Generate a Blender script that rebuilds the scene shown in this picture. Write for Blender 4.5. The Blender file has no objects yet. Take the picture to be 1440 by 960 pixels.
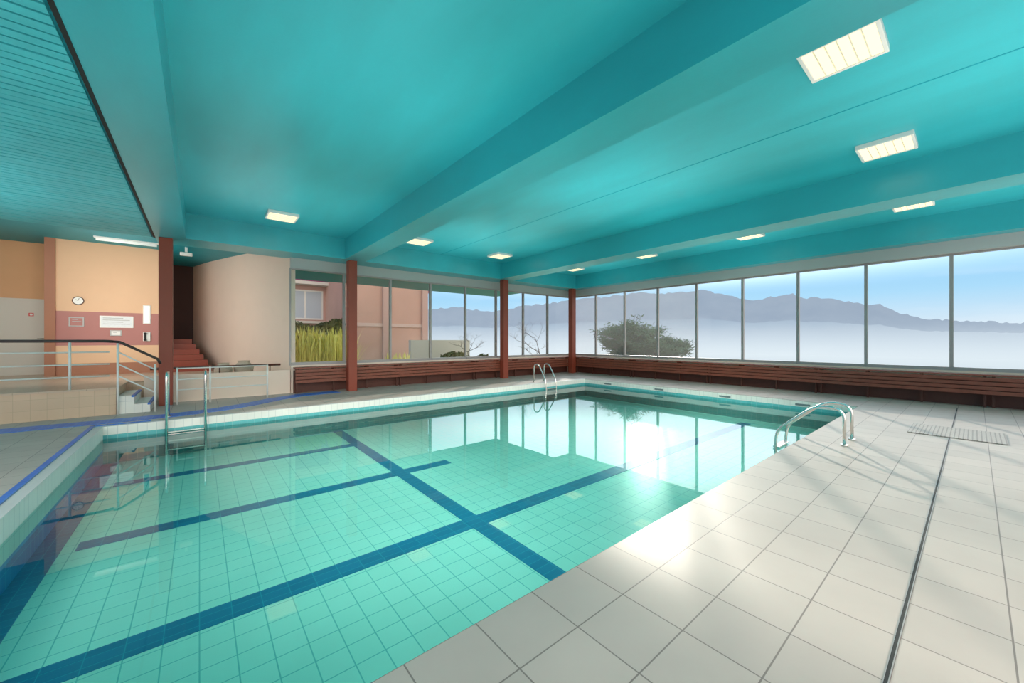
import bpy, bmesh, math, random
from mathutils import Vector, Matrix
random.seed(7)
scene = bpy.context.scene
COL = scene.collection

# ------------------------------------------------------------------ materials
def new_mat(name):
    m = bpy.data.materials.new(name); m.use_nodes = True
    nt = m.node_tree
    b = nt.nodes.get("Principled BSDF")
    return m, nt, b

def simple(name, col, rough=0.5, metal=0.0, var=0.0, vscale=3.0, bump=0.0, bscale=60.0, spec=0.5, coat=0.0, stretch=None):
    m, nt, b = new_mat(name)
    b.inputs["Roughness"].default_value = rough
    b.inputs["Metallic"].default_value = metal
    b.inputs["Specular IOR Level"].default_value = spec
    b.inputs["Coat Weight"].default_value = coat
    b.inputs["Coat Roughness"].default_value = .3
    geo = nt.nodes.new("ShaderNodeNewGeometry")
    nz = nt.nodes.new("ShaderNodeTexNoise"); nz.inputs["Scale"].default_value = vscale
    nz.inputs["Detail"].default_value = 6
    if stretch:
        mp = nt.nodes.new("ShaderNodeMapping"); mp.inputs["Scale"].default_value = stretch
        nt.links.new(geo.outputs["Position"], mp.inputs[0]); nt.links.new(mp.outputs[0], nz.inputs["Vector"])
    else:
        nt.links.new(geo.outputs["Position"], nz.inputs["Vector"])
    mix = nt.nodes.new("ShaderNodeMix"); mix.data_type = 'RGBA'
    mix.inputs[6].default_value = (*[max(0, x * (1 - var)) for x in col], 1)
    mix.inputs[7].default_value = (*[min(1, x * (1 + var)) for x in col], 1)
    nt.links.new(nz.outputs["Fac"], mix.inputs[0])
    nt.links.new(mix.outputs[2], b.inputs["Base Color"])
    if bump > 0:
        n2 = nt.nodes.new("ShaderNodeTexNoise"); n2.inputs["Scale"].default_value = bscale
        nt.links.new(geo.outputs["Position"], n2.inputs["Vector"])
        bp = nt.nodes.new("ShaderNodeBump"); bp.inputs["Strength"].default_value = bump
        bp.inputs["Distance"].default_value = 0.01
        nt.links.new(n2.outputs["Fac"], bp.inputs["Height"])
        nt.links.new(bp.outputs["Normal"], b.inputs["Normal"])
    return m

def tile_mat(name, c1, c2, mortar, w, h, ms, rough, shift=(0, 0), vertical=False, var=0.05, offset=0.0, bump=0.15, spec=.5):
    m, nt, b = new_mat(name)
    b.inputs["Specular IOR Level"].default_value = spec
    geo = nt.nodes.new("ShaderNodeNewGeometry")
    sep = nt.nodes.new("ShaderNodeSeparateXYZ")
    nt.links.new(geo.outputs["Position"], sep.inputs[0])
    comb = nt.nodes.new("ShaderNodeCombineXYZ")
    def addc(sock, c):
        a = nt.nodes.new("ShaderNodeMath"); a.operation = 'ADD'; a.inputs[1].default_value = c
        nt.links.new(sock, a.inputs[0]); return a.outputs[0]
    if vertical:
        s = nt.nodes.new("ShaderNodeMath"); s.operation = 'ADD'
        nt.links.new(sep.outputs[0], s.inputs[0]); nt.links.new(sep.outputs[1], s.inputs[1])
        nt.links.new(addc(s.outputs[0], shift[0]), comb.inputs[0])
        nt.links.new(addc(sep.outputs[2], shift[1]), comb.inputs[1])
    else:
        nt.links.new(addc(sep.outputs[0], shift[0]), comb.inputs[0])
        nt.links.new(addc(sep.outputs[1], shift[1]), comb.inputs[1])
    br = nt.nodes.new("ShaderNodeTexBrick")
    br.offset = offset; br.squash = 1.0
    br.inputs["Scale"].default_value = 1.0
    br.inputs["Brick Width"].default_value = w
    br.inputs["Row Height"].default_value = h
    br.inputs["Mortar Size"].default_value = ms
    br.inputs["Mortar Smooth"].default_value = 0.2
    br.inputs["Color1"].default_value = (*c1, 1)
    br.inputs["Color2"].default_value = (*c2, 1)
    br.inputs["Mortar"].default_value = (*mortar, 1)
    nt.links.new(comb.outputs[0], br.inputs["Vector"])
    nz = nt.nodes.new("ShaderNodeTexNoise"); nz.inputs["Scale"].default_value = 1.3; nz.inputs["Detail"].default_value = 8
    nt.links.new(geo.outputs["Position"], nz.inputs["Vector"])
    mr = nt.nodes.new("ShaderNodeMapRange")
    mr.inputs[3].default_value = 1 - var; mr.inputs[4].default_value = 1 + var
    mr.inputs[1].default_value = 0.3; mr.inputs[2].default_value = 0.7
    nt.links.new(nz.outputs["Fac"], mr.inputs[0])
    vm = nt.nodes.new("ShaderNodeVectorMath"); vm.operation = 'SCALE'
    nt.links.new(br.outputs["Color"], vm.inputs[0]); nt.links.new(mr.outputs[0], vm.inputs["Scale"])
    nt.links.new(vm.outputs[0], b.inputs["Base Color"])
    b.inputs["Roughness"].default_value = rough
    bp = nt.nodes.new("ShaderNodeBump"); bp.inputs["Strength"].default_value = bump
    bp.inputs["Distance"].default_value = 0.004; bp.invert = True
    nt.links.new(br.outputs["Fac"], bp.inputs["Height"])
    nt.links.new(bp.outputs["Normal"], b.inputs["Normal"])
    return m

def emis(name, col, s, base=None):
    m, nt, b = new_mat(name)
    b.inputs["Base Color"].default_value = (*(base or col), 1)
    b.inputs["Emission Color"].default_value = (*col, 1)
    b.inputs["Emission Strength"].default_value = s
    return m

M = {}
M['deck'] = tile_mat("deck_tile", (.435, .37, .335), (.485, .41, .37), (.20, .165, .15), .40, .36, .004, .46, shift=(-.33 + 40, -1.68 + 36), var=.08, spec=.34)
M['white_tile'] = tile_mat("white_tile", (.80, .77, .73), (.84, .81, .76), (.55, .55, .55), .125, .25, .003, .4, shift=(.04 + 20, 10), vertical=True, spec=.35)
M['teal_tile'] = tile_mat("teal_waterline_tile", (.10, .42, .44), (.12, .46, .48), (.3, .55, .55), .125, .125, .003, .35, shift=(.04 + 20, 10), vertical=True)
M['pool_floor'] = tile_mat("mint_pool_tile", (.54, .95, .85), (.58, .97, .88), (.20, .66, .63), .2, .2, .0045, .3, shift=(20, 20), var=.04)
M['blue_tile'] = tile_mat("deep_blue_tile", (.004, .18, .38), (.008, .22, .44), (.02, .35, .52), .2, .1, .0035, .3, shift=(20, 20))
M['blue_tile_v'] = tile_mat("deep_blue_wall_tile", (.008, .27, .66), (.012, .32, .72), (.06, .52, .80), .125, .25, .004, .3, shift=(20, 20), vertical=True)
M['cobalt'] = tile_mat("cobalt_trim_tile", (.015, .13, .52), (.025, .17, .60), (.15, .30, .60), .1, .1, .003, .4, shift=(20, 20))
M['teal'] = simple("turquoise_painted_concrete", (.024, .42, .485), .36, var=.20, vscale=1.2, bump=.10, bscale=35, spec=.8, coat=.3, stretch=(1.6, .45, 1))
M['teal_dk'] = simple("dark_turquoise_paint", (.008, .32, .40), .5, var=.10, vscale=1.4, bump=.1)
M['teal_slat'] = simple("turquoise_painted_slats", (.06, .50, .56), .5, var=.22, vscale=4)
M['black'] = simple("black_gap", (.01, .012, .012), .7)
M['outlet'] = simple("grey_grille", (.16, .20, .21), .5)
M['rust'] = simple("rust_red_steel_paint", (.27, .048, .024), .45, var=.1)
M['wood'] = simple("red_brown_wood", (.22, .058, .032), .45, var=.3, vscale=9)
M['wood_dk'] = simple("dark_red_brown_wood", (.09, .025, .015), .55, var=.3, vscale=9)
M['cream'] = simple("cream_plaster", (.86, .69, .58), .7, var=.03, bump=.15, bscale=90)
M['peach'] = simple("peach_plaster", (.80, .51, .32), .7, var=.04)
M['peach_side'] = simple("orange_plaster", (.76, .43, .23), .7, var=.04)
M['mauve'] = simple("mauve_dado_paint", (.46, .19, .17), .6, var=.05)
M['umber'] = simple("brown_base_paint", (.40, .17, .10), .6, var=.05)
M['tan'] = tile_mat("tan_wall_tile", (.62, .44, .31), (.66, .47, .33), (.5, .36, .25), .2, .2, .003, .4, shift=(20, 20), vertical=True)
M['tan_floor'] = tile_mat("tan_floor_tile", (.56, .42, .32), (.60, .45, .34), (.4, .28, .2), .3, .3, .004, .3, shift=(20, 20))
M['brown'] = simple("dark_brown_paint", (.07, .02, .014), .6)
M['alu'] = simple("grey_aluminium", (.36, .34, .34), .4, metal=.2)
M['header'] = simple("pale_grey_panel", (.46, .48, .48), .5)
M['white'] = simple("white_enamel", (.80, .79, .76), .3)
M['offwhite'] = simple("offwhite_door_paint", (.70, .66, .60), .5)
M['chrome'] = simple("polished_stainless_steel", (.82, .79, .76), .18, metal=1.0)
M['handrail'] = simple("dark_brown_handrail", (.035, .02, .018), .35)
M['grey'] = simple("grey_plastic", (.45, .45, .44), .5)
M['red'] = simple("red_print", (.7, .05, .04), .5)
M['paper'] = simple("printed_paper", (.75, .78, .80), .5, var=.1, vscale=25)
M['mirror'] = simple("mirror_glass", (.8, .85, .88), .05, metal=1)
M['lamp'] = emis("warm_lamp_diffuser", (1, .80, .46), 1.7, base=(.06, .055, .045))
M['louvre'] = simple("cream_louvre", (.80, .74, .58), .5)
M['tube'] = emis("tube_diffuser", (.8, .85, .82), .3)
M['grate'] = tile_mat("floor_grate", (.44, .385, .35), (.47, .41, .37), (.23, .20, .18), .045, .045, .007, .5, shift=(20, 20), bump=.5)
M['fac1'] = simple("pale_salmon_render", (.60, .38, .33), .8, var=.10, vscale=.8)
M['fac2'] = simple("pink_brown_render", (.64, .38, .30), .8, var=.10, vscale=.8)
M['fac3'] = simple("pale_pink_band", (.70, .50, .44), .8, var=.06, vscale=.5)
M['purple'] = simple("plum_render", (.26, .07, .15), .8)
M['blind'] = simple("pale_blue_blind", (.50, .57, .65), .6)
M['grass'] = simple("yellow_green_grass", (.95, .90, .24), .8, var=.4, vscale=9)
M['lawn'] = simple("lawn", (.20, .24, .09), .9, var=.4, vscale=2)
M['hedge'] = simple("olive_hedge", (.20, .21, .11), .9, var=.6, vscale=10, bump=1, bscale=14)
M['bark'] = simple("grey_brown_bark", (.20, .18, .18), .9, var=.2)
M['needle'] = simple("green_needles", (.075, .14, .06), .9, var=.5, vscale=5)
M['pot'] = simple("pale_stoneware", (.52, .43, .34), .6, var=.2, vscale=20)

def fresnel_mat(name, tcol, ior, rough, bump=0.0, bscale=1.0, gain=1.0, cap=1.0):
    m = bpy.data.materials.new(name); m.use_nodes = True
    nt = m.node_tree; nt.nodes.clear()
    out = nt.nodes.new("ShaderNodeOutputMaterial")
    t = nt.nodes.new("ShaderNodeBsdfTransparent"); t.inputs[0].default_value = (*tcol, 1)
    g = nt.nodes.new("ShaderNodeBsdfGlossy"); g.inputs["Roughness"].default_value = rough
    f = nt.nodes.new("ShaderNodeFresnel"); f.inputs["IOR"].default_value = ior
    mul = nt.nodes.new("ShaderNodeMath"); mul.operation = 'MULTIPLY'; mul.inputs[1].default_value = gain
    mn = nt.nodes.new("ShaderNodeMath"); mn.operation = 'MINIMUM'; mn.inputs[1].default_value = cap
    nt.links.new(f.outputs[0], mul.inputs[0]); nt.links.new(mul.outputs[0], mn.inputs[0])
    mx = nt.nodes.new("ShaderNodeMixShader")
    nt.links.new(mn.outputs[0], mx.inputs[0]); nt.links.new(t.outputs[0], mx.inputs[1]); nt.links.new(g.outputs[0], mx.inputs[2])
    nt.links.new(mx.outputs[0], out.inputs[0])
    if bump > 0:
        geo = nt.nodes.new("ShaderNodeNewGeometry")
        nz = nt.nodes.new("ShaderNodeTexNoise"); nz.inputs["Scale"].default_value = bscale; nz.inputs["Detail"].default_value = 2
        nt.links.new(geo.outputs["Position"], nz.inputs["Vector"])
        bp = nt.nodes.new("ShaderNodeBump"); bp.inputs["Strength"].default_value = bump; bp.inputs["Distance"].default_value = .02
        nt.links.new(nz.outputs["Fac"], bp.inputs["Height"])
        nt.links.new(bp.outputs[0], g.inputs["Normal"]); nt.links.new(bp.outputs[0], f.inputs["Normal"])
    return m
M['glass'] = fresnel_mat("window_glass", (.98, .985, .985), 1.12, .0)
M['water'] = fresnel_mat("pool_water", (.78, .998, .972), 1.36, .008, bump=.025, bscale=1.2, gain=1.1, cap=.93)
ms_ = bpy.data.materials.new("sheer_screen_fabric"); ms_.use_nodes = True; nt = ms_.node_tree; nt.nodes.clear()
o_ = nt.nodes.new("ShaderNodeOutputMaterial"); t_ = nt.nodes.new("ShaderNodeBsdfTransparent"); d_ = nt.nodes.new("ShaderNodeBsdfTranslucent"); d_.inputs[0].default_value = (.62, .60, .60, 1)
d2_ = nt.nodes.new("ShaderNodeBsdfDiffuse"); d2_.inputs[0].default_value = (.50, .49, .49, 1)
a_ = nt.nodes.new("ShaderNodeMixShader"); a_.inputs[0].default_value = .6
x_ = nt.nodes.new("ShaderNodeMixShader"); x_.inputs[0].default_value = .18
nt.links.new(d_.outputs[0], a_.inputs[1]); nt.links.new(d2_.outputs[0], a_.inputs[2])
nt.links.new(t_.outputs[0], x_.inputs[1]); nt.links.new(a_.outputs[0], x_.inputs[2]); nt.links.new(x_.outputs[0], o_.inputs[0])
M['screen'] = ms_

# ------------------------------------------------------------------ helpers
def finish(bm, name, mats, parent=None, loc=(0, 0, 0), smooth=False):
    me = bpy.data.meshes.new(name)
    bmesh.ops.recalc_face_normals(bm, faces=bm.faces[:])
    bm.to_mesh(me); bm.free()
    for m in mats: me.materials.append(m)
    if smooth:
        for p in me.polygons: p.use_smooth = True
    o = bpy.data.objects.new(name, me); COL.objects.link(o)
    o.location = loc
    if parent: o.parent = parent
    return o

def add_box(bm, a, b, mi=0):
    x0, y0, z0 = [min(a[i], b[i]) for i in range(3)]; x1, y1, z1 = [max(a[i], b[i]) for i in range(3)]
    v = [bm.verts.new(p) for p in [(x0, y0, z0), (x1, y0, z0), (x1, y1, z0), (x0, y1, z0), (x0, y0, z1), (x1, y0, z1), (x1, y1, z1), (x0, y1, z1)]]
    for f in [(0, 3, 2, 1), (4, 5, 6, 7), (0, 1, 5, 4), (1, 2, 6, 5), (2, 3, 7, 6), (3, 0, 4, 7)]:
        fc = bm.faces.new([v[i] for i in f]); fc.material_index = mi

def boxes(name, lst, mats, parent=None, loc=(0, 0, 0), bevel=0.0):
    bm = bmesh.new()
    for t in lst:
        add_box(bm, t[0], t[1], t[2] if len(t) > 2 else 0)
    if not isinstance(mats, (list, tuple)): mats = [mats]
    o = finish(bm, name, mats, parent, loc)
    if bevel > 0:
        md = o.modifiers.new("bevel", 'BEVEL'); md.width = bevel; md.segments = 2; md.limit_method = 'ANGLE'
    return o

def add_tube(bm, pts, r, n=10, mi=0, r_end=None, caps=True):
    pts = [Vector(p) for p in pts]
    rings = []
    t0 = (pts[1] - pts[0]).normalized()
    up = Vector((0, 0, 1)) if abs(t0.z) < .9 else Vector((1, 0, 0))
    nrm = t0.cross(up).normalized()
    for i, p in enumerate(pts):
        if i == 0: t = pts[1] - pts[0]
        elif i == len(pts) - 1: t = pts[-1] - pts[-2]
        else: t = (pts[i + 1] - pts[i]).normalized() + (pts[i] - pts[i - 1]).normalized()
        t.normalize()
        nrm = (nrm - t * nrm.dot(t))
        if nrm.length < 1e-5: nrm = t.orthogonal()
        nrm.normalize()
        bn = t.cross(nrm)
        rr = r if r_end is None else r + (r_end - r) * i / (len(pts) - 1)
        rings.append([bm.verts.new(p + rr * (math.cos(2 * math.pi * k / n) * nrm + math.sin(2 * math.pi * k / n) * bn)) for k in range(n)])
    for i in range(len(rings) - 1):
        for k in range(n):
            f = bm.faces.new([rings[i][k], rings[i][(k + 1) % n], rings[i + 1][(k + 1) % n], rings[i + 1][k]])
            f.material_index = mi; f.smooth = True
    if caps:
        bm.faces.new(rings[0][::-1]).material_index = mi
        bm.faces.new(rings[-1]).material_index = mi

def tube(name, pts, r, mat, parent=None, n=10, loc=(0, 0, 0)):
    bm = bmesh.new(); add_tube(bm, pts, r, n)
    return finish(bm, name, [mat], parent, loc)

def fillet(pts, rad, seg=6):
    pts = [Vector(p) for p in pts]; out = [pts[0]]
    for i in range(1, len(pts) - 1):
        a, b, c = pts[i - 1], pts[i], pts[i + 1]
        r = min(rad, (a - b).length * .49, (c - b).length * .49)
        p = b + (a - b).normalized() * r; q = b + (c - b).normalized() * r
        for k in range(seg + 1):
            t = k / seg
            out.append((1 - t) ** 2 * p + 2 * t * (1 - t) * b + t * t * q)
    out.append(pts[-1]); return out

def empty(name, loc):
    o = bpy.data.objects.new(name, None); o.empty_display_size = .2; COL.objects.link(o); o.location = loc; return o

def tag(o, label, cat, kind=None, group=None):
    o["label"] = label; o["category"] = cat
    if kind: o["kind"] = kind
    if group: o["group"] = group
    return o

def copy_thing(root, loc, rotz=None):
    n = root.copy(); COL.objects.link(n); n.location = loc
    if rotz is not None: n.rotation_euler[2] = rotz
    def rec(src, dst):
        for c in src.children:
            k = c.copy(); COL.objects.link(k); k.parent = dst
            rec(c, k)
    rec(root, n)
    return n

# ------------------------------------------------------------------ room shell
PX0, PX1, PY0, PY1 = -1.29, 11.5, 1.68, 9.57   # pool
CW = .12
XW, YW = 13.9, 12.4                            # glass planes
ZB, ZC = 3.85, 4.44                            # beam underside / slab
X_L, Y_N = -6.5, -3.6
hx0, hx1, hy0, hy1 = PX0 - CW, PX1 + CW, PY0 - CW, PY1 + CW

tag(boxes("floor", [((X_L, Y_N, -.12), (hx0, 12.6, 0)), ((hx1, Y_N, -.12), (14.1, 12.6, 0)),
                ((hx0, Y_N, -.12), (hx1, hy0, 0)), ((hx0, hy1, -.12), (hx1, 12.6, 0))], M['deck']),
    "pale beige-grey ceramic tile pool deck", "floor", "structure")

# pool
pool = tag(empty("swimming_pool", ((PX0 + PX1) / 2, (PY0 + PY1) / 2, 0)), "rectangular indoor pool with mint tiles and dark blue lane lines", "swimming pool")
pl = pool.location
ZF = -.65; ZWAT = -.22
def pl_box(name, lst, mats):
    return boxes(name, [(tuple(Vector(t[0]) - pl), tuple(Vector(t[1]) - pl), *(t[2:])) for t in lst], mats, pool)
ZT = -.15
pl_box("basin", [
    ((PX0, PY0, ZF - .1), (PX1, PY1, ZF), 0),
    ((hx0, hy0, -.40), (PX0, hy1, -.0), 1), ((hx0, hy0, ZF - .1), (PX0, hy1, -.40), 2),
    ((PX1, hy0, ZT), (hx1, hy1, -.012), 1), ((PX1, hy0, ZF - .1), (hx1, hy1, ZT), 3),
    ((PX0, hy0, ZF - .1), (PX1, PY0, -.012), 1),
    ((PX0, PY1, ZT), (PX1, hy1, 0), 1), ((PX0, PY1, ZF - .1), (PX1, hy1, ZT), 3)],
    [M['pool_floor'], M['white_tile'], M['blue_tile_v'], M['teal_tile']])
pl_box("coping", [((PX1, PY0, -.012), (hx1, hy1, 0)), ((PX0, hy0, -.012), (hx1, PY0, 0))], M['deck'])
pl_box("lane_line", [((-.98, y - l, ZF), (xe, y + l, ZF + .006)) for y, l, xe in ((3.76, .12, 10.9), (5.92, .105, 3.4), (8.1, .10, 2.6))] +
       [((2.42, PY0, ZF), (2.62, PY1, ZF + .008)), ((PX0, PY0, ZF), (PX0 + .2, PY1, ZF + .007))], M['blue_tile'])
bm = bmesh.new()
v = [bm.verts.new(Vector(p) - pl) for p in [(PX0, PY0, ZWAT), (PX1, PY0, ZWAT), (PX1, PY1, ZWAT), (PX0, PY1, ZWAT)]]
bm.faces.new(v)
finish(bm, "water", [M['water']], pool)
for y in (8.5, 6.5, 4.5, 2.7):
    pl_box("overflow_outlet", [((PX1 - .012, y - .15, -.12), (PX1 + .0, y + .15, -.075))], M['outlet'])
pl_box("edge_trim", [((hx0 - .05, hy0, 0), (hx0 + .01, hy1 + .05, .012)), ((hx0 - .05, hy1 - .01, 0), (PX0 + .6, hy1 + .05, .012))], M['cobalt'])

# deck details
tag(boxes("drain_channel", [((-3, .243, 0), (12.9, .256, .003), 0), ((-3, .239, 0), (12.9, .243, .004), 1), ((-3, .256, 0), (12.9, .260, .004), 1)], [M['black'], M['alu']]),
    "narrow dark slot drain running across the tiled deck", "drain")
tag(boxes("floor_grate", [((8.9, -.3, .004), (9.9, .7, .013))], M['grate']),
    "square grey perforated drain grate set on the deck tiles", "grate")
def ribbon(bm, pts, w, z0, z1):
    L = []; R = []
    for i, p in enumerate(pts):
        a = Vector(pts[max(0, i - 1)]); b = Vector(pts[min(len(pts) - 1, i + 1)])
        t = (b - a).normalized(); n = Vector((-t.y, t.x)) * w / 2
        L.append(Vector(p) + n); R.append(Vector(p) - n)
    for i in range(len(pts) - 1):
        q = [L[i], L[i + 1], R[i + 1], R[i]]
        lo = [bm.verts.new((p.x, p.y, z0)) for p in q]; hi = [bm.verts.new((p.x, p.y, z1)) for p in q]
        bm.faces.new(hi); bm.faces.new(lo[::-1])
        for k in range(4): bm.faces.new([lo[k], lo[(k + 1) % 4], hi[(k + 1) % 4], hi[k]])
bm = bmesh.new()
pts = [(-6, 10.16), (-3, 10.16), (-1.4, 10.12), (-.4, 10.16), (.3, 10.36), (.9, 10.75), (1.5, 11.3), (2.1, 11.65), (3.1, 11.78)]
ribbon(bm, pts, .46, 0, .008)
tag(finish(bm, "floor_trim_strip", [M['cobalt']]), "cobalt blue tile strip curving across the deck", "floor tiles")

# ceiling
tag(boxes("ceiling", [((-.25, Y_N, ZC), (14.3, 11.6, ZC + .2))], M['teal']), "smooth turquoise painted concrete ceiling slab", "ceiling", "structure")
sl = []
y = Y_N
while y < 11.95:
    w_ = random.uniform(.098, .114)
    sl.append(((X_L, y, ZB + random.uniform(0, .004)), (-.84, y + w_, ZB + .03))); y += .125
sl.append(((X_L, Y_N, ZB + .03), (-.8, 12.05, ZB + .08), 1))
tag(boxes("ceiling_slats", sl, [M['teal_slat'], M['teal_dk']]), "turquoise slatted timber ceiling panel", "ceiling", "structure")
tag(boxes("trim_1", [((-.815, Y_N, ZB - .004), (-.78, 11.95, ZB + .03))], M['black']), "black shadow gap beside the slatted ceiling", "ceiling gap", "structure")
tag(boxes("ceiling_hall", [((X_L, 12.55, 4.2), (14.3, 19, 4.4))], M['teal_dk']), "dark teal entrance hall ceiling", "ceiling", "structure")
for (x0, x1) in ((-.78, -.25), (3.27, 3.85), (8.95, 9.6)):
    o = boxes("ceiling_beam", [((x0, Y_N, ZB), (x1, 11.6, ZC))], M['teal'])
    tag(o, "turquoise painted concrete beam spanning the pool", "beam", "structure", "ceiling beams")
tag(boxes("ceiling_beam", [((-.78, 11.6, ZB), (14.3, 12.55, ZC + .2))], M['teal']), "turquoise edge beam above the far windows", "beam", "structure")
tag(boxes("ceiling_beam", [((13.3, Y_N, ZB), (14.3, 11.6, ZC))], M['teal']), "turquoise edge beam above the lake-side windows", "beam", "structure")
tag(boxes("trim_2", [((6.385, Y_N, ZC - .004), (6.405, 11.6, ZC))], M['teal_dk']), "thin joint line in the turquoise slab", "ceiling joint", "structure")

# columns
def column(x, y):
    w = .12
    o = boxes("column", [((-w, -w, 0), (w, w, ZB))], M['rust'], loc=(x, y, 0), bevel=.008)
    return tag(o, "square rust-red painted steel column", "column", group="rust-red columns")
for x, y in ((-.6, 11.9), (3.5, 11.77), (9.27, 11.77), (13.25, 11.77)): column(x, y)

# low walls under the windows
tag(boxes("wall_back", [((2.0, 12.3, 0), (14.1, 12.55, .78))], M['cream']), "low cream wall below the far windows", "wall", "structure")
tag(boxes("wall_right", [((13.8, Y_N, 0), (14.1, 12.3, .78))], M['cream']), "low cream wall below the lake-side windows", "wall", "structure")
tag(boxes("trim_3", [((2.0, 12.32, 3.56), (14.0, 12.5, ZB))], M['header']), "pale grey header panel above far windows", "window header", "structure")
tag(boxes("trim_4", [((13.72, Y_N, 3.56), (14.0, 12.32, ZB))], M['header']), "pale grey header panel above lake-side windows", "window header", "structure")

# windows
wn = 0
def window(origin, length, axis, screen=False):
    global wn; wn += 1
    z0, z1 = .78, 3.56; f = .032; dp = .05
    root = empty("window_%d" % wn, origin)
    def P(u0, z0_, u1, z1_, d, off=0):
        if axis == 'x': return ((u0, -d + off, z0_), (u1, d + off, z1_))
        return ((-d + off, u0, z0_), (d + off, u1, z1_))
    boxes("frame", [P(0, z0, f, z1, dp), P(length - f, z0, length, z1, dp), P(f, z0, length - f, z0 + .08, dp + .03), P(f, z1 - .04, length - f, z1, dp)], M['alu'], root)
    boxes("glass", [P(f, z0 + .08, length - f, z1 - .04, .004)], M['glass'], root)
    if screen:
        bm = bmesh.new()
        c = [(f, z0 + .09), (length - f, z0 + .09), (length - f, z1 - .04), (f, z1 - .04)]
        bm.faces.new([bm.verts.new((u, -.03, z) if axis == 'x' else (-.03, u, z)) for u, z in c])
        finish(bm, "roller_screen", [M['screen']], root)
    root["kind"] = "structure"; root["label"] = "tall aluminium-framed picture window over the low wall"; root["category"] = "window"
x = 1.98
for i in range(8):
    L = 1.47 if i < 7 else 13.85 - x
    window((x, YW, 0), L, 'x', i in (1, 2)); x += 1.47
y = .36 - 1.508 * 2
while y < 12.0:
    window((XW, y, 0), min(1.508, 12.34 - y), 'y', y > 6.2); y += 1.508

# benches / slatted heater covers
def bench(L):
    root = empty("slatted_bench", (0, 0, 0))
    boxes("seat", [((0, -.02 - .085 * (k + 1), .70), (L, -.02 - .085 * k - .012, .735)) for k in range(4)], M['wood'], root)
    for k in range(4):
        z = .30 + k * .098
        boxes("slat", [((0, -.37, z), (L, -.345, z + .08))], M['wood'], root)
    n = max(2, int(round(L / 1.0)) + 1)
    for k in range(n):
        x = .06 + (L - .12) * k / (n - 1)
        boxes("leg", [((x - .02, -.22, 0), (x + .02, -.17, .64)), ((x - .02, -.343, .64), (x + .02, -.02, .70))], M['wood_dk'], root)
    boxes("back_panel", [((0, -.045, .0), (L, -.02, .64))], M['wood_dk'], root)
    return root
b1 = bench(3.02)
b1.location = (2.05, 12.28, 0)
tag(b1, "red-brown slatted wooden bench cover along the window wall", "bench", group="slatted wall benches")
for x in (5.07, 8.09):
    copy_thing(b1, (x, 12.28, 0))
b2 = bench(2.3); b2.location = (11.11, 12.28, 0)
tag(b2, "red-brown slatted wooden bench cover along the window wall", "bench", group="slatted wall benches")
y = 11.88
for i in range(5):
    copy_thing(b1, (13.78, y, 0), -math.pi / 2); y -= 3.02

# ------------------------------------------------------------------ ceiling lights
def ceiling_light():
    s = .31
    root = empty("ceiling_light", (0, 0, ZC))
    boxes("housing", [((-s, -s, -.07), (s, -s + .035, 0)), ((-s, s - .035, -.07), (s, s, 0)), ((-s, -s + .035, -.07), (-s + .035, s - .035, 0)), ((s - .035, -s + .035, -.07), (s, s - .035, 0))], M['white'], root, bevel=.005)
    boxes("diffuser", [((-s + .035, -s + .035, -.060), (s - .035, s - .035, -.045))], M['lamp'], root)
    boxes("louvre", [((-s + .035, yy - .005, -.066), (s - .035, yy + .005, -.0605)) for yy in (-.18, -.09, 0, .09, .18)], M['louvre'], root)
    return root
pos = [(5, .85), (8, .85), (11.8, .85), (11.8, 4.0), (11.8, 7.2), (11.8, 10.4), (5, 10.4), (8, 10.4), (1.5, 10.35)]
cl = ceiling_light(); cl.location = (*pos[0], ZC)
tag(cl, "square white-framed ceiling light, switched on", "ceiling light", group="square ceiling lights")
cls = [cl] + [copy_thing(cl, (*p, ZC)) for p in pos[1:]]

def area(loc, size, energy, direction, col=(1, .94, .86), spread=180):
    ld = bpy.data.lights.new("added_fill_lamp", 'AREA'); ld.size = size; ld.energy = energy; ld.color = col
    ld.spread = math.radians(spread)
    lo = bpy.data.objects.new("added_fill_lamp", ld); COL.objects.link(lo); lo.location = loc
    lo.rotation_euler = Vector(direction).to_track_quat('-Z', 'Y').to_euler()
UP = (0, 0, 1)
for x in (1.6, 6.4, 11.4):  # added uplights, unseen, brightening the slab and beams
    for y in (-.5, 4.5, 9.2):
        area((x, y, 1.2), 3.0, {1.6: 27, 6.4: 43, 11.4: 37}[x], UP, (1, .93, .88), 85)
for y in (-.5, 4.5, 9.2):  # added uplights for the slatted ceiling, no fixtures there
    area((-3.6, y, 1.2), 3.4, 38, UP, (1, .94, .9), 100)
# added fill lamps, unseen, aimed forward and down over pool and deck
D = (.30, .60, -.74)
for p, e_ in (((-1.5, -1.6, 3.0), 42), ((2.2, -1.6, 3.0), 36), ((6.5, -1.8, 3.0), 22), ((1.4, 2.6, 3.0), 46), ((6.0, 2.6, 3.0), 46), ((-3.4, 3.5, 3.0), 40), ((10.0, 3.0, 2.9), 34), ((1.4, 5.6, 3.0), 44), ((6.2, 5.8, 3.0), 26)):
    area(p, 1.7, e_, D, (1, .93, .85), 100)
area((-2.6, 12.2, 2.9), 2.0, 42, (0, 1, -.1), (1, .93, .84))  # added fill lamp, unseen, brightening the hall walls
area((-2.2, 13.2, 2.4), 2.0, 34, (1, .45, 0), (1, .93, .86))  # added fill lamp, unseen, evening out the curved wall

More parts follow.
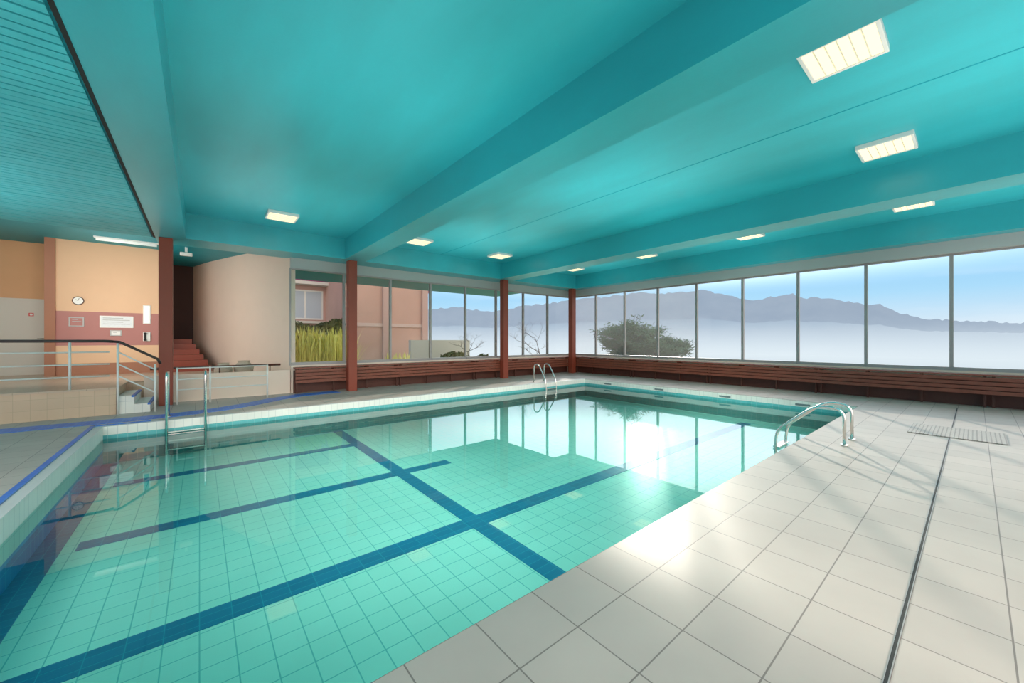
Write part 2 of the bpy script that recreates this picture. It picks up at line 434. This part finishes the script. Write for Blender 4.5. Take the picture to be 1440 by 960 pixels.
# ------------------------------------------------------------------ ladders
def ladder(kind, w, inner, outer, top, bottom):
    root = empty("pool_ladder", (0, 0, 0))
    for x in (0, w):
        if kind == 'tall':
            pts = fillet([(x, outer, 0), (x, outer, top), (x, inner, top), (x, inner, bottom)], .12, 8)
        else:
            pts = fillet([(x, outer, 0), (x, outer, top), (x, (outer * .62 + inner * .38), top * 1.02), (x, inner + .03, top * .16), (x, inner, -.14), (x, inner, bottom)], .17, 8)
        tube("rail", pts, .021, M['chrome'], root, 12)
        tube("flange", [(x, outer, .0), (x, outer, .02)], .045, M['chrome'], root, 16)
    z = -.2
    while z > bottom:
        boxes("step", [((.02, inner - .04, z - .012), (w - .02, inner + .05, z + .012))], M['chrome'], root, bevel=.004); z -= .16
    return root
l1 = ladder('tall', .56, -.10, .42, .89, -.62); l1.location = (-.47, PY1, 0)
tag(l1, "tall stainless steel pool ladder at the shallow corner", "pool ladder")
l2 = ladder('arch', .5, -.12, .5, .62, -.6); l2.location = (9.3, PY1, 0)
tag(l2, "stainless steel pool ladder with arched grab rails by the far edge", "pool ladder")
l3 = ladder('arch', .52, -.34, .5, .52, -.6); l3.location = (7.6, PY0, 0); l3.rotation_euler[2] = math.pi
tag(l3, "curved stainless steel pool ladder on the near deck edge", "pool ladder")

# ------------------------------------------------------------------ entrance platform
ZP = .54
tag(boxes("floor_platform", [((X_L, 11.0, 0), (-1.3, 12.4, ZP - .03)), ((X_L, 12.4, 0), (2.0, 19, ZP - .03))], M['tan']), "raised tan tiled entrance platform", "platform", "structure")
tag(boxes("floor_hall", [((X_L, 10.98, ZP - .03), (-1.28, 12.4, ZP)), ((X_L, 12.4, ZP - .03), (2.0, 19, ZP))], M['tan_floor']), "tan tiled floor of the raised entrance hall", "floor", "structure")
tag(boxes("wall_plinth", [((-1.0, 12.28, 0), (1.98, 12.4, .66))], M['cream']), "low cream parapet beside the steps", "wall", "structure")
tag(boxes("entrance_steps", [((-1.28, 11.0, 0), (-1.04, 12.2, .36), 0), ((-1.04, 11.0, 0), (-.8, 12.2, .18), 0),
                             ((-1.08, 10.995, .33), (-1.035, 12.2, .365), 1), ((-.84, 10.995, .15), (-.795, 12.2, .185), 1)], [M['white_tile'], M['cobalt']]),
    "white tiled steps with blue nosings up to the platform", "steps")
# hall walls
tag(boxes("wall_hall", [((X_L, 16.6, ZP), (-2.95, 16.75, 4.2))], M['peach_side']), "orange-painted hall wall with the door", "wall", "structure")
tag(boxes("wall_box", [((-2.95, 15.5, 2.28), (-.95, 18.6, 4.2), 0), ((-2.95, 15.5, 1.35), (-.95, 18.6, 2.28), 1), ((-2.95, 15.5, .86), (-.95, 18.6, 1.35), 0), ((-2.95, 15.5, ZP), (-.95, 18.6, .86), 2)], [M['peach'], M['mauve'], M['umber']]), "peach wall with a mauve middle band", "wall", "structure")
tag(boxes("trim_5", [((-3.14, 15.45, ZP), (-2.95, 15.64, 4.2))], M['umber']), "red-brown corner post between orange and peach walls", "corner post", "structure")
tag(boxes("wall_corridor", [((-.95, 18.3, ZP), (.2, 18.5, 4.2))], M['brown']), "dark brown corridor end wall", "wall", "structure")
tag(boxes("wall_left", [((X_L - .15, 10.98, 0), (X_L, 19, 4.44))], M['cream']), "cream side wall of the entrance hall", "wall", "structure")
# curved wall
bm = bmesh.new()
ctrl = [(2.02, 12.42), (1.58, 13.4), (1.1, 14.55), (.6, 15.85), (.15, 17.15), (-.2, 18.4)]
def cr(p0, p1, p2, p3, t):
    return tuple(.5 * ((2 * p1[i]) + (-p0[i] + p2[i]) * t + (2 * p0[i] - 5 * p1[i] + 4 * p2[i] - p3[i]) * t * t + (-p0[i] + 3 * p1[i] - 3 * p2[i] + p3[i]) * t ** 3) for i in range(2))
cp = [ctrl[0]] + ctrl + [ctrl[-1]]; curve = []
for i in range(len(cp) - 3):
    for k in range(8): curve.append(cr(cp[i], cp[i + 1], cp[i + 2], cp[i + 3], k / 8))
curve.append(ctrl[-1])
ribbon(bm, [(c[0] + .06, c[1]) for c in curve], .12, ZP, 4.2)
bmesh.ops.remove_doubles(bm, verts=bm.verts[:], dist=.0005)
tag(finish(bm, "wall_curved", [M['cream']]), "tall gently curved cream plaster wall", "wall", "structure")
st = [((-.94, 15.2 + .3 * k, ZP), (.30 - .1 * k, 15.5 + .3 * k, ZP + .165 * (k + 1))) for k in range(6)]
tag(boxes("inner_stairs", st, M['rust']), "rust-red stairs rising into the corridor", "stairs")

# door
d = tag(empty("door_1", (-3.72, 16.6, ZP)), "pale single door with a small red sign", "door", "structure")
boxes("door_frame", [((-.5, -.05, 0), (-.44, 0, 2.1)), ((.44, -.05, 0), (.5, 0, 2.1)), ((-.44, -.05, 2.04), (.44, 0, 2.1))], M['offwhite'], d)
boxes("door_panel", [((-.44, -.035, 0), (.44, 0, 2.04))], M['offwhite'], d)
tube("handle", [(.36, -.035, 1.0), (.36, -.08, 1.0), (.24, -.08, 1.0)], .012, M['chrome'], d, 8)
boxes("door_sign", [((.08, -.04, 1.62), (.17, -.036, 1.71), 1), ((.10, -.043, 1.64), (.15, -.0405, 1.69), 0)], [M['white'], M['red']], d)

# clock
ck = tag(empty("wall_clock", (-2.55, 15.5, 2.57)), "round wall clock with a white face and dark rim", "clock")
bm = bmesh.new()
bmesh.ops.create_cone(bm, cap_ends=True, segments=32, radius1=.095, radius2=.095, depth=.02, matrix=Matrix.Translation((0, -.02, 0)) @ Matrix.Rotation(math.pi / 2, 4, 'X'))
finish(bm, "clock_face", [M['white']], ck)
bm = bmesh.new()
add_tube(bm, [(.102 * math.cos(a * math.pi / 16), -.02, .102 * math.sin(a * math.pi / 16)) for a in range(33)], .012, 8, caps=False)
finish(bm, "clock_rim", [M['brown']], ck)
tube("hour_hand", [(0, -.034, 0), (-.04, -.034, .032)], .005, M['black'], ck, 6)
tube("minute_hand", [(0, -.036, 0), (.022, -.036, .072)], .004, M['black'], ck, 6)

def framed(name, x0, z0, x1, z1, fill, fr, label, cat, rows=0):
    cx, cz = (x0 + x1) / 2, (z0 + z1) / 2; w = (x1 - x0) / 2; h = (z1 - z0) / 2
    r = tag(empty(name, (cx, 15.5, cz)), label, cat)
    t = .025
    boxes("frame", [((-w, -.03, -h), (-w + t, 0, h)), ((w - t, -.03, -h), (w, 0, h)), ((-w + t, -.03, h - t), (w - t, 0, h)), ((-w + t, -.03, -h), (w - t, 0, -h + t))], fr, r)
    boxes("panel", [((-w + t, -.018, -h + t), (w - t, 0, h - t))], fill, r)
    for k in range(rows):
        z = h - .07 - k * .055
        boxes("print_line", [((-w + .06, -.021, z), (w * (.9 if k % 2 else .5) - .04, -.0185, z + .018))], M['grey'], r)
    return r
framed("notice_board", -2.15, 1.85, -1.48, 2.18, M['paper'], M['white'], "white-framed notice board with printed sheets", "notice board", 4)
framed("notice_sheet", -2.72, 1.87, -2.44, 2.12, M['mauve'], M['grey'], "small dark framed notice on the mauve wall", "notice", 2)
framed("notice_sheet", -1.95, 1.62, -1.72, 1.78, M['white'], M['grey'], "little white label below the notice board", "notice", 1)
framed("wall_mirror", -1.28, 1.98, -1.12, 2.52, M['mirror'], M['white'], "narrow white-framed wall mirror", "mirror")
ph = tag(empty("wall_phone", (-1.2, 15.5, 1.6)), "dark wall telephone in a white bracket", "telephone")
boxes("phone_body", [((-.08, -.05, -.13), (.08, 0, .13))], M['white'], ph, bevel=.01)
boxes("handset", [((-.05, -.09, -.11), (-.01, -.05, .11)), ((-.06, -.11, .07), (0, -.05, .12)), ((-.06, -.11, -.12), (0, -.05, -.07))], M['black'], ph, bevel=.006)

# tube light
tl = tag(empty("tube_light", (-1.5, 14.5, 4.2)), "long surface-mounted tube light on the hall ceiling", "tube light")
boxes("housing", [((-.62, -.06, -.04), (.62, .06, 0))], M['white'], tl, bevel=.006)
tube("diffuser", [(-.58, 0, -.07), (.58, 0, -.07)], .035, M['tube'], tl, 12)
el = tag(empty("emergency_light", (-.3, 14.6, 4.2)), "small white emergency spotlight under the ceiling", "emergency light")
boxes("bracket", [((-.03, -.03, -.15), (.03, .03, 0))], M['white'], el)
boxes("lamp_head", [((-.14, -.06, -.25), (.14, .06, -.15))], M['white'], el, bevel=.02)

# railings
r = tag(empty("railing", (-1.35, 11.06, ZP)), "white tubular railing with dark wooden handrail on the platform", "railing")
for x in (-.58, -2.05, -3.5, -5.0):
    tube("post", [(x, 0, 0), (x, 0, .92)], .02, M['white'], r)
for z in (.72, .48, .24):
    tube("rail", [(-5.1, 0, z), (-.05, 0, z)], .014, M['white'], r, 8)
tube("handrail", fillet([(-5.1, 0, .94), (-.1, 0, .94), (.0, .05, .93)], .05), .028, M['handrail'], r, 10)
r = tag(empty("stair_railing", (-1.3, 10.96, 0)), "white sloping stair railing with a dark handrail", "railing")
tube("post", [(.03, 0, 0), (.03, 0, 1.44)], .02, M['white'], r)
tube("post", [(.58, -.02, 0), (.58, -.02, 1.0)], .02, M['white'], r)
tube("handrail", [(-.02, 0, 1.47), (.06, -.02, 1.46), (.62, -.02, 1.10), (.66, -.02, 1.0)], .026, M['handrail'], r, 10)
for z in (.24, .48, .72):
    tube("rail", [(.03, 0, ZP + z), (.58, -.02, ZP + z - .38)], .014, M['white'], r, 8)
r = tag(empty("railing", (.3, 11.75, 0)), "short white tubular railing standing on the deck", "railing")
for x in (-.7, -.1, 1.07):
    tube("post", [(x, 0, 0), (x, 0, .86)], .02, M['white'], r)
for z in (.84, .58, .34):
    tube("rail", [(-.7, 0, z), (1.07, 0, z)], .014, M['white'], r, 8)
r = tag(empty("handrail", (0, 12.34, .66)), "brown wooden handrail on the cream parapet", "handrail")
tube("rail", [(-.9, 0, .16), (1.75, 0, .16)], .03, M['wood_dk'], r)
for x in (-.7, .4, 1.5):
    tube("post", [(x, 0, 0), (x, 0, .14)], .015, M['wood_dk'], r, 8)
def pot(x, y, s):
    bm = bmesh.new()
    prof = [(.12, 0), (.17, .08), (.18, .16), (.13, .24), (.10, .27), (.12, .30)]
    n = 16; rings = []
    for (rr, z) in prof:
        rings.append([bm.verts.new((rr * s * math.cos(2 * math.pi * k / n), rr * s * math.sin(2 * math.pi * k / n), z * s)) for k in range(n)])
    for i in range(len(rings) - 1):
        for k in range(n): bm.faces.new([rings[i][k], rings[i][(k + 1) % n], rings[i + 1][(k + 1) % n], rings[i + 1][k]])
    bm.faces.new(rings[0][::-1])
    o = finish(bm, "jar", [M['pot']], loc=(x, y, ZP), smooth=True)
    tag(o, "pale stoneware jar on the hall floor", "jar", group="stoneware jars")
pot(.5, 12.9, 1.15); pot(.95, 12.9, 1.3)

# ------------------------------------------------------------------ outside
tag(boxes("ground", [((-2, 12.6, -.3), (13, 60, -.05)), ((13, 12.6, -1.2), (40, 40, -1.0)), ((14.2, -20, -1.6), (30, 12.6, -1.2))], M['lawn']), "garden lawn outside the windows", "lawn", "structure")
bd = tag(empty("apartment_building", (8, 24, -.05)), "pink-brown rendered apartment block with plum balconies outside", "building")
def bb(name, lst, m): return boxes(name, [(tuple(Vector(t[0]) - bd.location), tuple(Vector(t[1]) - bd.location)) for t in lst], m, bd)
bb("facade", [((-3, 28, -.05), (6.6, 36, 14))], M['fac1'])
bb("tower", [((6.6, 24, -.05), (12.1, 36, 14))], M['fac2'])
bb("pilaster", [((9.0, 23.8, -.05), (9.5, 24, 14)), ((11.7, 23.8, -.05), (12.1, 24, 14))], M['fac1'])
bb("floor_band", [((6.55, 23.93, z), (12.15, 24.0, z + .22)) for z in (2.35, 5.2)], M['fac3'])
bb("balcony", [((-3, 27.2, 5.3), (6.6, 28, 6.3))], M['purple'])
bb("balcony", [((12.1, 25.2, 4.9), (12.9, 30, 5.9))], M['purple'])
bb("balcony_slab", [((-3, 27.2, 5.1), (6.6, 28, 5.3)), ((-3, 27.6, 2.6), (6.6, 28, 2.75))], M['offwhite'])
bb("window_blind", [((4.5, 27.93, 2.95), (5.3, 27.97, 4.7)), ((5.42, 27.93, 2.95), (6.35, 27.97, 4.7))], M['blind'])
bb("window_frame", [((4.4, 27.94, 2.85), (6.45, 27.99, 4.8))], M['white'])
bb("garden_wall", [((9.8, 21.5, -.05), (14, 21.8, 1.5))], M['offwhite'])

def hedge(x0, y0, x1, y1, h, label, z=-.05):
    bm = bmesh.new()
    add_box(bm, (0, 0, 0), (x1 - x0, y1 - y0, h))
    bmesh.ops.subdivide_edges(bm, edges=bm.edges[:], cuts=30, use_grid_fill=True)
    for v in bm.verts:
        if v.co.z > .01:
            v.co += Vector((random.uniform(-1, 1), random.uniform(-1, 1), random.uniform(-1, 1))) * .09
            if v.co.z > h * .8: v.co.z += .16 * math.sin(v.co.x * 3.1) + random.uniform(-.1, .1)
    o = finish(bm, "hedge", [M['hedge']], loc=(x0, y0, z)); tag(o, label, "hedge"); return o
hedge(2.2, 17.6, 4.9, 18.4, 2.2, "clipped olive garden hedge behind tall grass")
hedge(8.4, 14.6, 10.5, 15.3, .75, "low green hedge below the far windows")

def grass(cx, cy, n, h, sx, sy):
    bm = bmesh.new()
    for i in range(n):
        bx, by = random.uniform(-sx, sx), random.uniform(-sy, sy)
        tall = random.random() < .08
        hh = h * random.uniform(.45, .95) * (.8 + .2 * math.sin(bx * 5 + by * 3)); lean = random.uniform(.1, .5) * hh
        if tall: hh = h * random.uniform(.9, 1.15); lean = random.uniform(.02, .2) * hh
        a2 = random.uniform(0, 2 * math.pi); w = .015
        px, py = -math.sin(a2) * w, math.cos(a2) * w
        pr = None
        for k in range(5):
            t = k / 4
            q = Vector((bx + math.cos(a2) * lean * t * t, by + math.sin(a2) * lean * t * t, hh * (t - .15 * t * t)))
            ww = (1 - t) * .9 + .1
            if tall and k == 3: ww = 2.2
            cur = (bm.verts.new(q + Vector((px * ww, py * ww, 0))), bm.verts.new(q - Vector((px * ww, py * ww, 0))))
            if pr: bm.faces.new([pr[0], pr[1], cur[1], cur[0]])
            pr = cur
    o = finish(bm, "ornamental_grass", [M['grass']], loc=(cx, cy, -.05))
    o["kind"] = "stuff"; tag(o, "yellow-green ornamental grass clump outside the glass", "grass")
grass(3.35, 14.6, 4600, 2.1, .9, .8)
grass(6.3, 14.9, 700, 1.1, .5, .4)

def bare_tree(x, y, z, h, r0, levels, spread, label, seed, leaves=0, kids=4, lsize=.14, lw=.018, lmat='needle', scale=(1, 1, 1)):
    rnd = random.Random(seed)
    root = empty("tree", (x, y, z))
    bm = bmesh.new(); tips = []
    def grow(p, d, L, r, lv):
        pts = [p]; q = p.copy(); dd = d.copy()
        for k in range(4):
            dd = (dd + Vector((rnd.uniform(-1, 1), rnd.uniform(-1, 1), rnd.uniform(-.5, .8))) * .16).normalized()
            q = q + dd * L / 4; pts.append(q.copy())
        add_tube(bm, pts, r, 5 if lv < 2 else 3, r_end=r * .55, caps=False)
        if lv >= levels: tips.extend(pts[2:]); return
        for k in range(kids):
            j = rnd.choice([2, 3, 4, 4]); a = rnd.uniform(0, 2 * math.pi)
            side = Vector((math.cos(a), math.sin(a), rnd.uniform(-.1, .5)))
            nd = (dd * (1 - spread) + side * spread).normalized()
            grow(pts[j], nd, L * rnd.uniform(.55, .8), r * .55, lv + 1)
    grow(Vector((0, 0, 0)), Vector((0, 0, 1)), h * .38, r0, 0)
    for v in bm.verts: v.co = Vector((v.co.x * scale[0], v.co.y * scale[1], v.co.z * scale[2]))
    finish(bm, "branches", [M['bark']], root)
    if leaves:
        bm = bmesh.new()
        for t in tips:
            t = Vector((t.x * scale[0], t.y * scale[1], t.z * scale[2]))
            for k in range(leaves):
                p = t + Vector((rnd.gauss(0, .15), rnd.gauss(0, .15), rnd.gauss(0, .13)))
                dr = Vector((rnd.uniform(-1, 1), rnd.uniform(-1, 1), rnd.uniform(-.2, 1))).normalized() * lsize
                s = dr.orthogonal().normalized() * lw
                bm.faces.new([bm.verts.new(p - s), bm.verts.new(p + s), bm.verts.new(p + dr)])
        o = finish(bm, "foliage", [M[lmat]], root); o["kind"] = "stuff"
    tag(root, label, "tree")
bare_tree(15.6, 15.9, -1, 4.8, .05, 4, .55, "small leafless tree with spreading branches outside the glass", 3, kids=3)
bare_tree(21.4, 12.9, -1.2, 4.7, .13, 4, .68, "broad rounded dark green tree with dense fine twigs", 11, leaves=14, kids=5, lsize=.26, lw=.036, scale=(1.4, 1.4, 1.0))
bare_tree(11.3, 17.5, -.05, 2.4, .035, 4, .6, "small bare shrub outside the far window", 13, kids=3)

# mountains ---------------------------------------------------------------
F = 535.0; YAW = math.radians(39.4)
ridge = [(-300, 440), (100, 430), (400, 436), (560, 440), (605, 436), (640, 431), (670, 436), (697, 438), (733, 431), (768, 427), (800, 422), (840, 418), (878, 414), (905, 410), (925, 413), (960, 411), (985, 407), (1010, 413), (1040, 419), (1060, 423), (1078, 418), (1100, 416), (1115, 412), (1130, 420), (1145, 417), (1165, 420), (1182, 423), (1200, 425), (1219, 429), (1238, 427), (1255, 436), (1280, 444), (1310, 449), (1360, 451), (1440, 454), (1600, 452), (2000, 440), (3000, 430)]
bm = bmesh.new(); R = 2500.0
samples = []
for i in range(len(ridge) - 1):
    (xa, ya), (xb, yb) = ridge[i], ridge[i + 1]
    n = max(2, int((xb - xa) / 5))
    for k in range(n):
        t = k / n; samples.append((xa + (xb - xa) * t, ya + (yb - ya) * t + random.uniform(-1.5, 1.5)))
prev = None
for (px, py) in samples:
    dirx = math.sin(YAW) + math.cos(YAW) * (px - 720) / F; diry = math.cos(YAW) - math.sin(YAW) * (px - 720) / F
    ln = math.hypot(dirx, diry); dd = R / ln
    z = 1.5 + (478 - py) / F * dd
    cur = [bm.verts.new((dirx * dd * s, diry * dd * s, zz)) for s, zz in ((1.15, z * .5), (1.0, z), (.93, z * .55 + random.uniform(-8, 8)), (.85, z * .25 + random.uniform(-6, 6)), (.8, -60))]
    if prev:
        for k in range(4): bm.faces.new([prev[k], cur[k], cur[k + 1], prev[k + 1]])
    prev = cur
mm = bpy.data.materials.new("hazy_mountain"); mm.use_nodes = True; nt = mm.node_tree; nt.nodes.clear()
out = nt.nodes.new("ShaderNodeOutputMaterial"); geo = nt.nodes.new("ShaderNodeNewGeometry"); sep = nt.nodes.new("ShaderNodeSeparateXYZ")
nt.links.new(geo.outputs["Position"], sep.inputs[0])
em = nt.nodes.new("ShaderNodeEmission"); em.inputs["Strength"].default_value = 1.0  # haze painted in as a blue-grey glow of the ridge itself
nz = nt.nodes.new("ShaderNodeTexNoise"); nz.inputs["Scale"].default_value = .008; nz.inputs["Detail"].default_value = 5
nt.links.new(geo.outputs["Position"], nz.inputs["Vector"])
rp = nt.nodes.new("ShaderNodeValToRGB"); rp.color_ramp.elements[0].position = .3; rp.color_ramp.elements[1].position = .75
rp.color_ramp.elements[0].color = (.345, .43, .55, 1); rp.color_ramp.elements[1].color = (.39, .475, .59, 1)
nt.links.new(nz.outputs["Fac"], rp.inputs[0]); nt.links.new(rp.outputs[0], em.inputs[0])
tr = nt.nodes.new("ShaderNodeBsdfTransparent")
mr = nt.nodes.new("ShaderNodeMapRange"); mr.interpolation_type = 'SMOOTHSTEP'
mr.inputs[1].default_value = -80; mr.inputs[2].default_value = 160; mr.inputs[3].default_value = 0; mr.inputs[4].default_value = .95  # painted haze: ridge turns transparent towards its base
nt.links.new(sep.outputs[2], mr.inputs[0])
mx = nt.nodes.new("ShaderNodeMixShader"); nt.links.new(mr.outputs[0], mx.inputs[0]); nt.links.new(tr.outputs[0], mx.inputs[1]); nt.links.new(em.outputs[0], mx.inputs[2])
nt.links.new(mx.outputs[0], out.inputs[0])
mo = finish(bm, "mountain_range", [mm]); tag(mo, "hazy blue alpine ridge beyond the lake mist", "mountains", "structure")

# ------------------------------------------------------------------ world and sun
az = math.radians(58.95); elv = math.radians(14.5)
sv = Vector((math.sin(az) * math.cos(elv), math.cos(az) * math.cos(elv), math.sin(elv)))
w = bpy.data.worlds.new("World"); scene.world = w; w.use_nodes = True; nt = w.node_tree; nt.nodes.clear()
out = nt.nodes.new("ShaderNodeOutputWorld"); bg = nt.nodes.new("ShaderNodeBackground")
tc = nt.nodes.new("ShaderNodeTexCoord"); sep = nt.nodes.new("ShaderNodeSeparateXYZ")
nt.links.new(tc.outputs["Generated"], sep.inputs[0])
mr = nt.nodes.new("ShaderNodeMapRange"); mr.inputs[1].default_value = -.2; mr.inputs[2].default_value = .6
nt.links.new(sep.outputs[2], mr.inputs[0])
rp = nt.nodes.new("ShaderNodeValToRGB"); e = rp.color_ramp.elements
def P(z): return (z + .2) / .8
e[0].position = P(-.2); e[0].color = (.52, .63, .69, 1)
e[1].position = P(.6); e[1].color = (.16, .42, .80, 1)
for z, c in ((-.08, (.58, .68, .74)), (-.03, (.70, .79, .85)), (.02, (.66, .77, .86)), (.09, (.38, .67, .90)), (.20, (.18, .51, .86))):
    el_ = e.new(P(z)); el_.color = (*c, 1)
nt.links.new(mr.outputs[0], rp.inputs[0])
nz = nt.nodes.new("ShaderNodeTexNoise"); nz.inputs["Scale"].default_value = 3.0; nz.inputs["Detail"].default_value = 8
mp = nt.nodes.new("ShaderNodeMapping"); mp.inputs["Scale"].default_value = (1, 1, 5)
nt.links.new(tc.outputs["Generated"], mp.inputs[0]); nt.links.new(mp.outputs[0], nz.inputs["Vector"])
m2 = nt.nodes.new("ShaderNodeMapRange"); m2.inputs[1].default_value = .55; m2.inputs[2].default_value = .85; m2.inputs[4].default_value = .5
nt.links.new(nz.outputs["Fac"], m2.inputs[0])
mx = nt.nodes.new("ShaderNodeMix"); mx.data_type = 'RGBA'; mx.inputs[7].default_value = (.85, .92, .97, 1)
nt.links.new(m2.outputs[0], mx.inputs[0]); nt.links.new(rp.outputs[0], mx.inputs[6])
# sun aureole in the upper haze
d2 = nt.nodes.new("ShaderNodeVectorMath"); d2.operation = 'DOT_PRODUCT'; d2.inputs[1].default_value = sv
nt.links.new(tc.outputs["Generated"], d2.inputs[0])
mxx = nt.nodes.new("ShaderNodeMath"); mxx.operation = 'MAXIMUM'; mxx.inputs[1].default_value = 0
nt.links.new(d2.outputs["Value"], mxx.inputs[0])
pw = nt.nodes.new("ShaderNodeMath"); pw.operation = 'POWER'; pw.inputs[1].default_value = 5
nt.links.new(mxx.outputs[0], pw.inputs[0])
m4 = nt.nodes.new("ShaderNodeMapRange"); m4.interpolation_type = 'SMOOTHSTEP'
m4.inputs[1].default_value = .10; m4.inputs[2].default_value = .25; m4.inputs[3].default_value = .04; m4.inputs[4].default_value = 3.2
nt.links.new(sep.outputs[2], m4.inputs[0])
ml = nt.nodes.new("ShaderNodeMath"); ml.operation = 'MULTIPLY'
nt.links.new(pw.outputs[0], ml.inputs[0]); nt.links.new(m4.outputs[0], ml.inputs[1])
ad = nt.nodes.new("ShaderNodeVectorMath"); ad.operation = 'ADD'
cmb = nt.nodes.new("ShaderNodeVectorMath"); cmb.operation = 'SCALE'; cmb.inputs[0].default_value = (1, .95, .89)
nt.links.new(ml.outputs[0], cmb.inputs["Scale"])
nt.links.new(mx.outputs[2], ad.inputs[0]); nt.links.new(cmb.outputs[0], ad.inputs[1])
# added fill light: sky brightened and warmed behind the camera, out of view
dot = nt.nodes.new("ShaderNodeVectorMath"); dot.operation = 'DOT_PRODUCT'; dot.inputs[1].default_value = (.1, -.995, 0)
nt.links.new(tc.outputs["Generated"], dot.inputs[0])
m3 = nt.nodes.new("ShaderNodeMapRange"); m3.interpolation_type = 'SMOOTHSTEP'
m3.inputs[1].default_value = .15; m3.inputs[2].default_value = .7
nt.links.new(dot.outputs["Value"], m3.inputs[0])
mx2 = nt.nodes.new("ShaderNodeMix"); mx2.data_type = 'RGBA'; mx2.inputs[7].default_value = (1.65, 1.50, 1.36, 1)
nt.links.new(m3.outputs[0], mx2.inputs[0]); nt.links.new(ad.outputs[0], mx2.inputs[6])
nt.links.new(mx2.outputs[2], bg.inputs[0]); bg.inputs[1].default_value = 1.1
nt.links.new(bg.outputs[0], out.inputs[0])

sd = bpy.data.lights.new("sun", 'SUN'); sd.energy = 5.5; sd.angle = math.radians(1.3); sd.color = (1, .90, .78)
so = bpy.data.objects.new("sun", sd); COL.objects.link(so)
so.rotation_euler = sv.to_track_quat('Z', 'Y').to_euler()

# ------------------------------------------------------------------ camera
cd = bpy.data.cameras.new("camera"); co = bpy.data.objects.new("camera", cd); COL.objects.link(co)
cd.lens = 36 * F / 1440; cd.sensor_width = 36; cd.clip_end = 20000; cd.clip_start = .05
cd.shift_y = -2 / 1440
co.location = (0, 0, 1.5); co.rotation_euler = (math.pi / 2, 0, -YAW)
scene.camera = co
scene.view_settings.view_transform = 'Standard'
